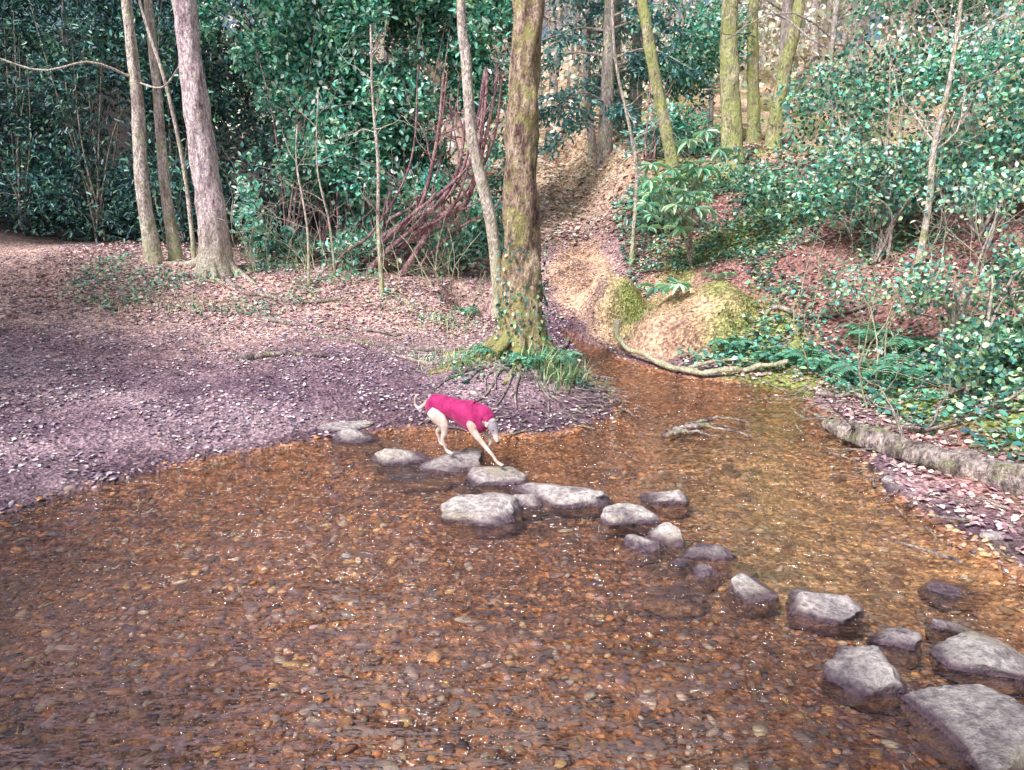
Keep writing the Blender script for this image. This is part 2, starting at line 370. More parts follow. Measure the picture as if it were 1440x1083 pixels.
tree('mossy_woodland_tree',[(4.4,16),(4.36,16,3),(4.2,16,4.4),(4.13,16,5.7),(4.1,16,12)],.235,.12,b_moss,1.2,6.2,10)
tree('mossy_woodland_tree',[(5.4,18),(5.35,18,3.5),(5.2,18,5),(5.15,18,6.3),(5.1,18,12)],.16,.08,b_moss,1.2,6,8)
tree('mossy_woodland_tree',[(5.4,17),(5.47,17,3.2),(5.6,17,4.6),(5.8,17,6),(6.2,17,12)],.17,.09,b_moss,1.2,6,8)
tree('woodland_tree',[(5.9,15),(5.9,15,3.2),(5.75,15,4.4),(5.8,15,6),(6,15,9)],.07,.04,b_far,1.2,4.5,8)
tree('woodland_tree',[(7.1,17),(7.1,17,4),(7.0,17,6),(7.1,17,12)],.22,.1,b_far,1.2,6,8)
tree('woodland_tree',[(8.3,15),(8.3,15,4),(8.2,15,6),(8.1,15,12)],.16,.1,b_far,1.2,6,8)
tree('woodland_tree',[(2.0,20),(2.0,20,3),(1.8,20,5),(1.9,20,8),(1.9,20,13)],.12,.06,b_far,1.2,5,8)
tree('sapling',[(-2.1,12.5),(-2.12,12.5,1.6),(-2.08,12.5,2.6),(-2.12,12.5,3.6),(-2.1,12.5,4.6)],.038,.015,b_slim,1.2,1.8,7,bl=.7,seg=8)
tree('sapling',[(-3.35,12.7),(-3.3,12.7,1.6),(-3.4,12.7,2.6),(-3.35,12.7,3.2)],.025,.01,b_slim,1.2,1.6,7,bl=.7,seg=8)
tree('sapling',[(-3.0,13.2),(-3.05,13.2,1.6),(-3.2,13.2,2.6),(-3.1,13.2,3.8)],.022,.01,b_slim,1.2,1.6,9,bl=.9,seg=8)
tree('sapling',[(5.2,10.0),(5.25,10,2),(5.22,10,2.8),(5.3,10,3.6),(5.3,10,5)],.05,.02,b_slim,1.2,2.2,8,bl=.8,seg=8)
tree('sapling',[(2.1,13.8),(2.15,13.8,2.4),(2.0,13.8,3.2),(1.7,13.8,4.4),(1.6,13.8,6)],.035,.02,b_slim,1.2,2.6,8,bl=.9,seg=8)
# twiggy bare undergrowth
T=Tubes()
for i in range(26):
    x=rng.uniform(-4.4,-.4);y=rng.uniform(13.0,14.0);branch(T,(x,y,Hs(x,y)-.02),(rng.normal(0,.4),rng.normal(0,.3),1),rng.uniform(.6,1.5),.012,2,5,kids=4)
for i in range(22):
    x=rng.uniform(3.6,6.5);y=rng.uniform(7.5,11);branch(T,(x,y,Hs(x,y)-.02),(rng.normal(0,.5),rng.normal(0,.3),1),rng.uniform(.7,1.6),.012,2,5,kids=4)
T.obj('bare_twig_undergrowth',b_slim)
# ------------------------------------------------------------ distant woodland
T=Tubes();cnt=0
for i in range(150):
    yy=rng.uniform(20,58);xx=rng.uniform(-.3,1)*(yy*.85);z0=Hs(xx,yy);r=rng.uniform(.06,.2);h=rng.uniform(8,14)
    lean=rng.normal(0,.06,2)
    P=spline([(xx,yy,z0-.3),(xx+lean[0]*h*.4+rng.normal(0,.15),yy,z0+h*.4),(xx+lean[0]*h,yy+lean[1]*h,z0+h)],9)
    T.add(P,np.linspace(r,r*.3,9),6)
    for q in range(8):
        k=rng.integers(2,9);a=rng.uniform(0,6.28)
        branch(T,P[k],(math.cos(a),math.sin(a),rng.uniform(.2,1)),rng.uniform(1.5,3.2),r*.35,1,4,kids=4)
T.obj('distant_trees',b_far)
tan=[(.82,.72,.56),(.74,.63,.52),(.86,.79,.62),(.64,.57,.52),(.64,.72,.48),(.50,.64,.50)]
bl=[(rng.uniform(-.3,.8)*yy,yy,Hs(0,yy)+rng.uniform(.3,5),rng.uniform(1.2,2.8),1.5,rng.uniform(.9,2.2)) for yy in rng.uniform(20,40,60)]
bush('distant_undergrowth',bl,8000,5,.35,.22,.16,tan,-.2,mdry,.6)
# ------------------------------------------------------------ shrubs
teal=[(.14,.48,.35),(.20,.60,.44),(.08,.32,.27),(.34,.70,.52),(.14,.52,.42),(.46,.76,.46),(.07,.20,.18),(.56,.82,.70),(.05,.14,.14)]
dark=[(.045,.13,.14),(.06,.17,.17),(.035,.09,.12),(.09,.24,.23)]
olive=[(.24,.52,.34),(.36,.64,.34),(.15,.38,.30),(.50,.72,.42),(.12,.34,.30),(.07,.19,.18),(.60,.64,.42),(.05,.13,.13)]
def shrub(name,blobs,ns,per,spread,L,W,pal,gap,stems,mat_st,fr=1.2,up=1.):
    e=bpy.data.objects.new(name,None);link(e)
    o,C=bush(name,blobs,ns,per,spread,L,W,pal,gap,None,fr,e,'foliage')
    T=Tubes()
    for (bx,by),n in stems:
        z0=Hs(bx,by)
        sel=C[rng.integers(0,len(C),n*3)];sel=sel[np.argsort(np.hypot(sel[:,0]-bx,sel[:,1]-by))][:n]
        for c in sel:
            m1=np.array([bx,by,z0])*.55+c*.45+rng.normal(0,.15,3)+np.array([0,0,.25])
            T.add(spline([(bx+rng.normal(0,.12),by+rng.normal(0,.12),z0-.1),m1,c],10),np.linspace(.024,.005,10),5)
    T.obj('stems',mat_st,e);return e
shrub('holly_bush',[(-4.2,15.2,2.0,1.0,.8,1.4),(-3.6,15.4,3.9,1.1,.9,1.3),(-4.4,15.6,5.3,1.4,1,1.2),(-2.6,15.6,4.8,1.2,.9,1.3),(-3.0,14.8,2.4,.9,.6,1.1),(-4.3,14.4,1.5,.7,.5,.6),(-3.9,15,3.0,.9,.8,.9),(-3.4,15.8,6.3,1.6,.9,1.0),(-2.2,15.2,3.4,.9,.7,1.0),(-2.7,13.9,1.1,.7,.3,.35)],6200,8,.10,.12,.066,teal,-.32,[((-4.2,14.8),12),((-3.2,14.8),10),((-3.7,15),8)],b_red)
shrub('rhododendron_bush',[(-1.6,14.9,1.9,.9,.5,.7),(-1.2,15.4,3.8,.9,.8,1.1),(-2.0,15.4,5.2,1.2,.9,1.2),(-.6,15.6,5.0,.9,.8,1.3),(-1.5,14.5,1.2,.9,.4,.4),(-.7,14.8,1.6,.5,.5,.6),(-1.2,15.8,6.3,1.4,.8,.8),(-.3,15.4,3.4,.5,.5,.7),(-1.9,15.6,2.8,1,.6,.9)],4300,8,.11,.14,.058,teal,-.22,[((-2.0,14.7),8),((-1.2,14.8),8)],b_red)
T=Tubes()
for i in range(11):
    b=np.array([rng.uniform(-3.2,-1.7),13.9+rng.uniform(-.3,.3),0]);b[2]=Hs(b[0],b[1])-.05
    q=rng.uniform(.7,1.1);w=rng.uniform(-.3,.3)
    pts=[b,b+[.35*q,w*.3,.35],b+[1.0*q,w,.75+rng.uniform(-.1,.3)],b+[1.7*q,w,1.35+rng.uniform(-.2,.3)],b+[2.1*q,w,2.2+rng.uniform(-.2,.5)],b+[2.25*q,w,3.4]]
    P=spline(pts,26);r=rng.uniform(.03,.065)
    T.add(P,np.linspace(r,r*.35,26),8,.1,seed=i)
    for k in range(3):
        branch(T,P[rng.integers(8,25)],rng.normal(0,.6,3)+[.2,0,.8],rng.uniform(.6,1.2),r*.35,1,5,kids=3)
T.obj('rhododendron_limbs',b_red)
shrub('dark_yew_hedge',[(-9.5,16.5,1.5,2.2,1,1.8),(-8.5,16.5,4.2,2.2,1,2.0),(-11,16.5,4.5,2.4,1,2.2),(-7.2,16.3,1.8,1.2,.8,1.2),(-7.0,16.6,4.8,1.6,1,1.7),(-8.5,16.5,6.8,3,1,1.4),(-12,14,2.5,2,1.2,2),(-5.8,17,3,1.2,.8,2.2),(-5.4,17,5.5,1.2,.8,1.6)],7500,9,.15,.13,.05,dark+dark+[(.16,.36,.28),(.25,.45,.3)],-.5,[((-8.5,16.2),12),((-7,16.2),10),((-10,16.2),10)],b_far)
e=bpy.data.objects.new('yew_tree',None);link(e)
T=Tubes();P0=spline([(2.1,18.5,Hs(2.1,18.5)-.2),(2.15,18.5,5),(2.1,18.5,11)],20);T.add(P0,np.linspace(.2,.08,20),12,.1)
LP=[];LD=[]
for i in range(46):
    z=rng.uniform(3.4,8);a=rng.uniform(0,6.28);L=rng.uniform(1.2,2.7)
    dx=np.array([math.cos(a),math.sin(a),0]);s=np.array([2.13,18.5,z])
    P=spline([s,s+dx*L*.5+[0,0,.15],s+dx*L+[0,0,-.35]],9);T.add(P,np.linspace(.035,.008,9),5)
    for q in range(20):
        p=P[rng.integers(2,9)]+rng.normal(0,.06,3);sd=np.cross(dx,[0,0,1])*rng.choice([-1,1])
        tw=sd*rng.uniform(.1,.5)+dx*.2+np.array([0,0,-rng.uniform(.05,.3)])
        for w in np.linspace(.1,1,7):
            LP.append(p+tw*w);LD.append(rng.normal(0,.5,3)+tw*1.5)
T.obj('trunk_and_limbs',b_far,e)
LP=np.array(LP);LD=np.array(LD);leaves('foliage',LP,LD,.15,.055,pick([(.08,.25,.27),(.12,.33,.32),(.06,.16,.2),(.2,.46,.42)],len(LP)),mleaf,e)
shrub('laurel_bush',[(2.6,17,2.5,.8,.6,.5),(3.5,17.5,3.1,.9,.6,.7),(3.8,18,5.2,1.2,.8,1.2),(4.6,15,2.9,1.0,.6,.6),(2.7,14.3,2.0,.7,.4,.4),(-.1,17,2.6,.5,.5,.9)],1900,8,.11,.12,.06,teal,-.15,[((3.2,17.4),5),((2.8,17),6)],b_red)
# right bank shrubs
shrub('hazel_bush',[(5.0,11.2,2.4,.9,.7,.8),(6.3,11,3.1,1.2,.8,1.2),(7.4,10.5,4.0,1.3,.8,1.5),(6.0,12,4.6,1.3,.8,1.2),(8,10,2.8,1.2,.8,1.2),(5.0,12.5,3.3,.9,.7,.8),(6.6,9.4,3.6,1.0,.7,1.0),(4.2,12.6,2.4,.8,.6,.6),(7.6,12.5,5.8,1.6,.8,1.4),(5.6,10.0,1.9,.7,.5,.5),(6.8,8.6,2.6,.9,.7,.7),(4.2,11.2,1.9,.7,.5,.4)],8400,6,.12,.075,.055,olive+teal,-.22,[((5.2,11),12),((6.4,10.6),12),((7.2,10),12),((5.8,11.8),10)],b_far,1.6)
shrub('bramble_bush',[(4.9,8.6,1.2,.6,.5,.45),(5.4,7.6,1.4,.7,.6,.6),(4.6,7.3,.75,.45,.4,.3),(5.9,9.2,1.9,.8,.6,.6),(4.6,9.6,1.1,.7,.5,.35),(5.2,6.4,1.0,.6,.5,.5)],2600,6,.09,.06,.048,olive,.0,[((5,8.5),10),((5.3,7.5),10),((4.6,7.4),6),((5.2,6.5),8)],b_far,1.8)
# leafy crowns added out of view to cast shade on the frame edges
shrub('added_shade_crown',[(-5.3,-.4,4.4,1.4,1.1,.8),(-6.6,1.2,4.6,1.1,1.1,.8),(-1.8,-1.7,6.6,1.1,.8,.6)],2300,7,.16,.17,.10,dark,-.9,[((-7,-3.5),14)],b_far)
shrub('added_bank_shade_crown',[(7.4,8.2,8.4,1.8,1.5,.9),(8.4,6.8,7.6,1.7,1.5,1.0)],1700,7,.2,.18,.11,dark,-.8,[((9.6,6.2),10)],b_far)
shrub('added_bank_shade_crown',[(-10.0,4.7,6.6,1.8,1.7,.9),(-11,7.4,7.2,1.9,1.8,1)],1900,7,.2,.18,.11,dark,-.8,[((-11.5,4.5),10)],b_far)
def cover(name,n,fx,fy,cond,size,pal,h=.06,mat=None,tilt=.5):
    x=rng.uniform(*fx,n);y=rng.uniform(*fy,n);d=sdist(x,y);k=cond(x,y,d);x,y=x[k],y[k];n=len(x)
    P=np.stack([x,y,H(x,y)+rng.uniform(.01,h,n)],-1);a=rng.uniform(0,6.28,n)
    dd=np.stack([np.cos(a),np.sin(a),rng.normal(0,tilt,n)],-1)
    up=np.tile([0,0,1.],(n,1))
    s=rng.uniform(.6,1.3,n)*size
    return leaves(name,P,dd,s,s*.7,pick(pal,n,.22),mat or mleaf,None,.1,up=up)
cover('ivy_groundcover',34000,(2.0,9),(5.5,16),lambda x,y,d:(d>.35)&(fbm(x*.9+3,y*.9,3,44)+.35*vn(x*4,y*4,8)>-.35+.35*ss(4.5,6,x)+.25*ss(8.5,6,y))&(earthmask(x,y)+rng.uniform(0,.3,len(x))<.4),.075,olive+teal+dark,.16)
cover('ivy_groundcover',7000,(-7,.2),(11.3,14.5),lambda x,y,d:(fbm(x*1.2,y*1.2,3,64)>.15),.06,olive+teal,.12)
russet=[(.56,.36,.35),(.66,.48,.45),(.46,.27,.30),(.72,.58,.52),(.40,.26,.31),(.80,.68,.64)]
mauve=[(.52,.44,.49),(.66,.57,.59),(.33,.28,.36),(.78,.70,.68),(.41,.34,.41),(.54,.42,.41),(.23,.18,.25),(.16,.12,.18)]
em=lambda x,y:earthmask(x,y)<rng.uniform(0,.7,len(x))
cover('leaf_litter',30000,(2.2,10),(3.5,16),lambda x,y,d:(d>.12)&em(x,y),.06,russet,.03,mdry,.25)
cover('leaf_litter',26000,(-8.5,1.5),(4.5,15),lambda x,y,d:(d>.05)&(vn(x*1.6,y*1.6,3)+.6*vn(x*5,y*5,4)>-.3),.045,mauve,.015,mdry,.2)
cover('leaf_litter',14000,(-8,2.5),(9.5,16),lambda x,y,d:(d>.3)&(y>11+.8*vn(x*1.5,y,3))&em(x,y),.065,russet,.03,mdry,.3)
cover('leaf_litter',9000,(-1,6),(15,26),lambda x,y,d:(d>.3),.11,tan+russet,.04,mdry,.3)
cover('leaf_litter',500,(1.2,3.2),(3.5,9),lambda x,y,d:(d>-.5)&(d<.1),.05,russet,.02,mdry,.2)
# rhododendron with long drooping leaves
e=bpy.data.objects.new('rhododendron_shrub',None);link(e)
T=Tubes();LP=[];LD=[];C=[]
for i in range(30):
    c=np.array([rng.normal(2.7,.40),12.6+rng.normal(0,.3),rng.normal(2.3,.36)])
    T.add(spline([(3.0,13.0,Hs(3,13)-.05),(2.9,12.9,1.5),c],8),np.linspace(.022,.007,8),5)
    for k in range(11):
        a=k*6.28/11+rng.uniform(-.2,.2);LP.append(c);LD.append([math.cos(a),math.sin(a),rng.uniform(-.85,.35)])
for (cx,cy) in [(2.3,11.2),(2.4,11.1),(2.15,11.3),(3.1,11.6)]:
    cz=Hs(cx,cy)+.3
    c=np.array([cx,cy,cz]);T.add(spline([(2.6,11.4,Hs(2.6,11.4)-.03),c],6),np.linspace(.012,.006,6),5)
    for k in range(9):
        a=k*6.28/9;LP.append(c);LD.append([math.cos(a),math.sin(a),rng.uniform(-.5,.4)])
T.obj('stems',b_far,e);LP=np.array(LP);LD=np.array(LD)
leaves('foliage',LP,LD,rng.uniform(.18,.30,len(LP)),.065,pick([(.32,.64,.44),(.46,.76,.50),(.24,.52,.40),(.6,.82,.6)],len(LP)),mleaf,e,.25,up=np.tile([0,0,1.],(len(LP),1)))
# ------------------------------------------------------------ grass & ferns
def grass(name,cx,cy,rx,ry,n,L,pal):
    x=rng.normal(cx,rx,n);y=rng.normal(cy,ry,n);d=sdist(x,y);k=(d>0)&(vn(x*9,y*9,3)>-.3);x,y=x[k],y[k];n=len(x)
    z=H(x,y);a=rng.uniform(0,6.28,n);ll=L*rng.uniform(.3,1.25,n);b=rng.uniform(.3,1.0,n)
    o=np.stack([np.cos(a),np.sin(a)],-1);w=.005
    s=np.stack([-np.sin(a),np.cos(a),0*a],-1)*w
    P=np.stack([x,y,z-.01],-1)
    def pt(t): return P+np.concatenate([o*(ll*b*t*t)[:,None],(ll*(t-.45*b*t*t))[:,None]],1)
    V=np.stack([pt(0)-s,pt(0)+s,pt(.5)+s*.9,pt(.5)-s*.9,pt(.8)+s*.6,pt(.8)-s*.6,pt(1)],1).reshape(-1,3)
    i=np.arange(n)[:,None]*7
    c=np.repeat(pick(pal,n,.2),7,0)
    return mk(name,V,[np.concatenate([i+np.array([0,1,2,3]),i+np.array([3,2,4,5])],0),i+np.array([5,4,6])],mleaf,c)
gp=[(.26,.54,.28),(.38,.62,.28),(.16,.36,.2),(.58,.62,.34),(.12,.26,.16),(.58,.52,.36)]
grass('grass_tuft',.50,8.75,.17,.2,520,.32,gp);grass('grass_tuft',-.45,9.0,.25,.22,420,.18,gp)
grass('grass_tuft',-1.0,9.5,.2,.3,160,.14,gp);grass('grass_tuft',.15,8.9,.35,.2,260,.14,gp)
grass('grass_tuft',-1.0,11.6,.5,.3,300,.2,gp);grass('grass_tuft',-5.2,11.6,.6,.25,500,.14,gp);grass('grass_tuft',1.9,11.3,.4,.3,200,.12,gp)
grass('grass_tuft',-2.6,12.2,.9,.25,300,.14,gp)
cover('ivy_groundcover',1500,(-.7,.9),(8.4,10),lambda x,y,d:(d>.1)&(vn(x*4,y*4,6)>-.1),.05,olive+dark,.10)
n=420;a=rng.uniform(0,6.28,n);z=rng.uniform(0,1,n)**2*1.3;rr=.25+.12*np.exp(-z/.3)+.02
P=np.stack([.13+np.cos(a)*rr,9.35+np.sin(a)*rr,z+.35],-1);dd=np.stack([np.cos(a)*.3,np.sin(a)*.3,rng.normal(-.2,.6,n)],-1)+rng.normal(0,.3,(n,3))
leaves('trunk_ivy',P,dd,.055,.045,pick(olive+dark+[(.4,.3,.2)],n,.2),mleaf,ct,.1,up=np.stack([np.cos(a),np.sin(a),a*0],-1))
def fern(x,y,s):
    z=Hs(x,y);T=Tubes();LP=[];LD=[];LL=[]
    e=bpy.data.objects.new('fern',None);link(e)
    for i in range(10):
        a=i*.628+rng.uniform(-.2,.2);o=np.array([math.cos(a),math.sin(a),0]);L=s*rng.uniform(.8,1.15)
        P=spline([(x,y,z-.02),np.array([x,y,z])+o*L*.35+[0,0,L*.5],np.array([x,y,z])+o*L*.75+[0,0,L*.5],np.array([x,y,z])+o*L+[0,0,L*.2]],20)
        T.add(P,np.linspace(.005,.002,20),4);sd=np.cross(o,[0,0,1])
        for k in range(3,20):
            for q in (-1,1): LP.append(P[k]);LD.append(sd*q+o*.35+[0,0,-.15]);LL.append(L*.26*math.sin(math.pi*(k/21)**.7)+.01)
    T.obj('stems',mleaf_stem,e);LP=np.array(LP);LL=np.array(LL)
    leaves('fronds',LP,np.array(LD),LL,LL*.28+.006,pick([(.15,.44,.32),(.22,.52,.34),(.12,.34,.28)],len(LP)),mleaf,e,.1,up=np.tile([0,0,1.],(len(LP),1)))
mleaf_stem,nt,o=newmat('fern_stem');princ(nt,o,ramp(nt,noi(nt,30),[(.3,(.08,.12,.03)),(.7,(.2,.22,.06))]),.6)
for (x,y,s) in [(4.0,8.6,.4),(4.3,8.2,.42),(3.7,9.3,.36),(4.7,8.9,.4),(3.3,9.6,.34),(5.1,8.1,.42),(2.9,10.0,.3),(4.4,9.4,.36),(.55,9.0,.3),(.2,8.8,.24),(-.3,9.1,.2),(5.0,7.2,.4),(-.9,13.2,.35)]: fern(x,y,s)
# ------------------------------------------------------------ rocks
def rockmat():
    m,nt,o=newmat('stream_rock')
    n1=noi(nt,5,7,.65);n2=noi(nt,24,5,.7);n3=noi(nt,2.6,3,.5)
    c=ramp(nt,n1,[(.34,(.32,.28,.30)),(.48,(.68,.62,.60)),(.64,(.90,.86,.80))])
    c=mixc(nt,1.0,c,ramp(nt,n2,[(.34,(.48,.46,.50)),(.64,(1.25,1.22,1.18))]),'MULTIPLY')
    c=mixc(nt,mrange(nt,n3,.55,.7,0,.5),c,(.62,.54,.34))
    ge=N(nt,'ShaderNodeNewGeometry');sx=N(nt,'ShaderNodeSeparateXYZ');nt.links.new(ge.outputs['Position'],sx.inputs[0])
    hz=N(nt,'ShaderNodeMath',operation='MULTIPLY_ADD');nt.links.new(n1,hz.inputs[0]);hz.inputs[1].default_value=-.08;nt.links.new(sx.outputs[2],hz.inputs[2])
    wet=mrange(nt,hz.outputs[0],-.024,.004,1,0)
    dry=mixc(nt,1.0,c,(.26,.20,.26),'MULTIPLY')
    sub=mrange(nt,sx.outputs[2],-.03,.0,1,0)
    wetc=mixc(nt,sub,dry,mixc(nt,1.0,c,(.60,.38,.25),'MULTIPLY'))
    c=mixc(nt,wet,c,wetc)
    ad=N(nt,'ShaderNodeMath',operation='ADD');nt.links.new(n1,ad.inputs[0]);nt.links.new(n2,ad.inputs[1])
    princ(nt,o,c,mrange(nt,wet,0,1,.75,.3),bump(nt,ad.outputs[0],1.0,.05),.4);return m
mrock=rockmat()
R5=ico(5);R3=ico(3)
def rock(x,y,w,dp,top,bot=-.12,rot=0.,name='stepping_stone',tilt=(0,0),seed=None,res=R5):
    RV,RF=res
    s=seed if seed is not None else rng.integers(0,1000);r=np.random.default_rng(s)
    V=RV.copy();V=np.sign(V)*np.abs(V)**.72
    na=r.integers(5,8);a0=r.uniform(0,6.28)
    for k in range(na):
        a=a0+k*6.283/na+r.normal(0,.35);nrm=np.array([math.cos(a),math.sin(a),r.uniform(0,.5)]);nrm/=np.linalg.norm(nrm);of=r.uniform(.58,.98)
        dt=V@nrm-of;V-=np.where(dt>0,dt,0)[:,None]*nrm*.97
    for k in range(5):
        nrm=np.array([r.normal(0,.32),r.normal(0,.32),1.]);nrm/=np.linalg.norm(nrm);dt=V@nrm-r.uniform(.45,.72);V-=np.where(dt>0,dt,0)[:,None]*nrm*.97
    V[:,0]+=.10*fbm(V[:,1]*1.5+s,V[:,2]*1.5,4,s%50);V[:,1]+=.10*fbm(V[:,0]*1.5+s,V[:,2]*1.5,4,s%47)
    V*=(1+.035*fbm(V[:,0]*6+V[:,2]*5,V[:,1]*6,4,s%30))[:,None]
    V/=np.abs(V).max(0)
    V=V*np.array([w/2,dp/2,(top-bot)/2])
    V[:,2]+=V[:,0]*tilt[0]+V[:,1]*tilt[1]
    c,sn=math.cos(rot),math.sin(rot);V=np.stack([V[:,0]*c-V[:,1]*sn,V[:,0]*sn+V[:,1]*c,V[:,2]],-1)
    V+=np.array([x,y,(top+bot)/2])
    return mk(name,V,RF,mrock,smooth=True)
R=[(-1.76,7.30,.80,.40,.095,.1),(-1.40,6.97,.68,.38,.075,-.1),(-.94,6.47,.68,.48,.10,.05),(-.50,6.34,.64,.60,.098,.1),(-.84,6.05,.68,.30,.035,.1),(-.17,5.97,.64,.48,.097,-.1),(-.24,5.32,.66,.56,.15,.15),(.11,5.48,.28,.26,.10,.2),(.40,5.60,.94,.46,.13,-.28),(.84,5.24,.50,.38,.14,-.05),(1.16,5.54,.50,.30,.09,-.1),(.88,4.78,.29,.29,.10,.3),(1.07,4.90,.33,.29,.11,-.5),(1.33,4.66,.46,.29,.075,-.2),(1.09,4.53,.17,.15,.06,0),(1.2,4.40,.22,.19,.07,.3),(.99,4.16,.44,.28,.025,.1),(1.44,4.18,.33,.31,.10,.2),(1.81,4.0,.50,.38,.12,-.25),(1.76,3.38,.46,.44,.14,.3),(2.06,3.66,.31,.26,.085,-.2),(2.42,3.48,.48,.42,.13,.3),(2.42,3.80,.24,.22,.07,0),(2.18,2.98,.68,.56,.15,.2),(2.70,4.22,.46,.29,.05,0),(2.78,3.0,.5,.45,.14,.1)]
for k,(x,y,w,dp,t,rt) in enumerate(R):
    tl=(0,0) if k in (3,5) else (rng.normal(0,.06),rng.normal(0,.05))
    rock(x,y,w,dp,t,-.13,rt,tilt=tl)
rock(-1.5,9.4,.42,.25,.24,.0,.2,'boulder')
for i in range(40):
    x=rng.uniform(1.6,3.5);y=rng.uniform(3.5,8.5);s=rng.uniform(.05,.18);z=Hs(x,y);rock(x,y,s,s*.7,z+s*.35,z-.05,rng.uniform(0,3),'bank_stone',res=R3)
for i in range(30):
    t=rng.uniform(0,1);x=-1.6+t*3.9+rng.normal(0,.25);y=6.9-t*3.4+rng.normal(0,.25);s=rng.uniform(.08,.24);z=Hs(x,y);rock(x,y,s,s*.8,z+s*.45,z-.05,rng.uniform(0,3),'stream_cobble',res=R3)
# ------------------------------------------------------------ logs, branches, roots
m_log=bark('log_bark',(.16,.13,.13),(.45,.39,.37),(.72,.64,.58),.3,(.38,.42,.2))
T=Tubes()
P=spline([(3.02,7.05,.12),(3.25,6.6,.13),(3.5,6.1,.14),(3.85,5.5,.18),(4.4,4.9,.26)],50)
T.add(P,np.linspace(.085,.135,50)*(1+.16*vn(np.arange(50)*.4,0,3)),24,.22,seed=4)
T.add(P[[0,1]]-[[.02,-.04,0],[0,0,0]],[.03,.08],24)
branch(T,P[8],(-.6,-.3,.5),.5,.02,1);branch(T,P[20],(-.2,.4,1),.6,.02,1)
T.obj('fallen_log',m_log)
T=Tubes()
P=spline([(1.5,11.0,.40),(1.5,10.5,.22),(1.75,9.9,.14),(2.15,9.35,.08),(2.6,9.2,.12),(3.0,9.3,.14),(3.35,9.15,.24)],50)
P+=.02*np.stack([vn(np.arange(50)*.5,3,1),vn(np.arange(50)*.5,6,1),vn(np.arange(50)*.5,9,1)],-1)
T.add(P,np.linspace(.042,.026,50)*(1+.25*vn(np.arange(50)*.5,0,7)),10,.15)
T.add(spline([(2.2,9.4,.10),(2.6,9.55,.16),(3.1,9.5,.2)],12),np.linspace(.028,.012,12),8)
T.obj('fallen_branch',b_slim)
for pts,r in [([(3.4,8.2),(3.9,7.9),(4.6,7.9)],.03),([(3.2,6.9),(3.7,6.9),(4.3,6.6),(4.8,6.7)],.025),([(3.6,10.6),(4.2,10.0),(5.0,9.9)],.035)]:
    T=Tubes();P=spline([(x,y,0) for x,y in pts],20);P[:,2]=H(P[:,0],P[:,1])+.06+.03*vn(np.arange(20)*.4,r*99);T.add(P,np.linspace(r,r*.4,20),7,.2);branch(T,P[8],(.3,-.4,.5),.6,r*.4,1);T.obj('fallen_branch',m_log)
T=Tubes()
for i in range(170):
    if i<105: x=rng.uniform(2.8,3.9);y=rng.uniform(4,9);Lm=.5
    elif i<145: x=rng.uniform(.7,1.2);y=rng.uniform(7.6,8.8);Lm=.35
    else: x=rng.uniform(-.9,.8);y=rng.uniform(7.1,8.2);Lm=.35
    z=max(Hs(x,y),0)+.02;a=rng.uniform(0,6.28);L=rng.uniform(.1,Lm)
    p=np.array([x,y,z]);dd=np.array([math.cos(a),math.sin(a),rng.uniform(-.02,.15)])
    P=spline([p,p+dd*L*.5+rng.normal(0,.04,3)*[1,1,.3],p+dd*L],7);T.add(P,np.linspace(.009,.003,7)*rng.uniform(.6,1.5),5)
T.obj('twigs',m_log)
T=Tubes()
for (a,b) in [((1.5,7.15),(2.2,7.35)),((1.6,7.3),(2.3,7.05)),((1.45,7.05),(2.0,7.0)),((1.8,7.4),(2.4,7.5))]:
    q=np.array([(a[0],a[1],.0),((a[0]+b[0])/2,(a[1]+b[1])/2+.05,.045),(b[0],b[1],.0)]);Pq=spline(q,16)+rng.normal(0,.008,(16,3));T.add(Pq,np.linspace(.022,.008,16),6,.25)
T.obj('driftwood',m_log)
T=Tubes()
rt=[[(-.1,9.4),(-.7,9.9),(-1.4,10.1),(-2.2,10.2),(-2.9,10.6)],[(-3.8,11.3),(-3.2,11.0),(-2.4,11.1),(-1.6,10.9)],[(-4.8,12.8),(-4.2,12.2),(-3.3,12.0),(-2.6,12.2)],[(-.2,9.2),(-.9,9.2),(-1.6,9.6)],[(-3.4,9.2),(-2.9,9.5),(-2.3,9.5)],[(.4,9.8),(.7,10.6),(.9,11.6)]]
for k,r in enumerate(rt):
    P=spline([(x,y,0) for x,y in r],30);P[:,2]=H(P[:,0],P[:,1])+.022+.02*vn(np.arange(30)*.35,k*3.)
    T.add(P,np.linspace(.05,.018,30),8,.15,seed=k)
for i in range(22):
    a=rng.uniform(-2.9,.2);r=rng.uniform(.3,.5);p=np.array([.13+math.cos(a)*r,9.2+math.sin(a)*r*1.3,0]);q=p+np.array([math.cos(a)*.9,math.sin(a)*1.3,0])*rng.uniform(.4,.95)
    P=spline([p,(p+q)/2+rng.normal(0,.12,3),q],16);P[:,2]=np.maximum(H(P[:,0],P[:,1]),-.02)+.015
    T.add(P,np.linspace(.026,.007,16),6,.2,seed=i)
T.obj('tree_roots',m_log)
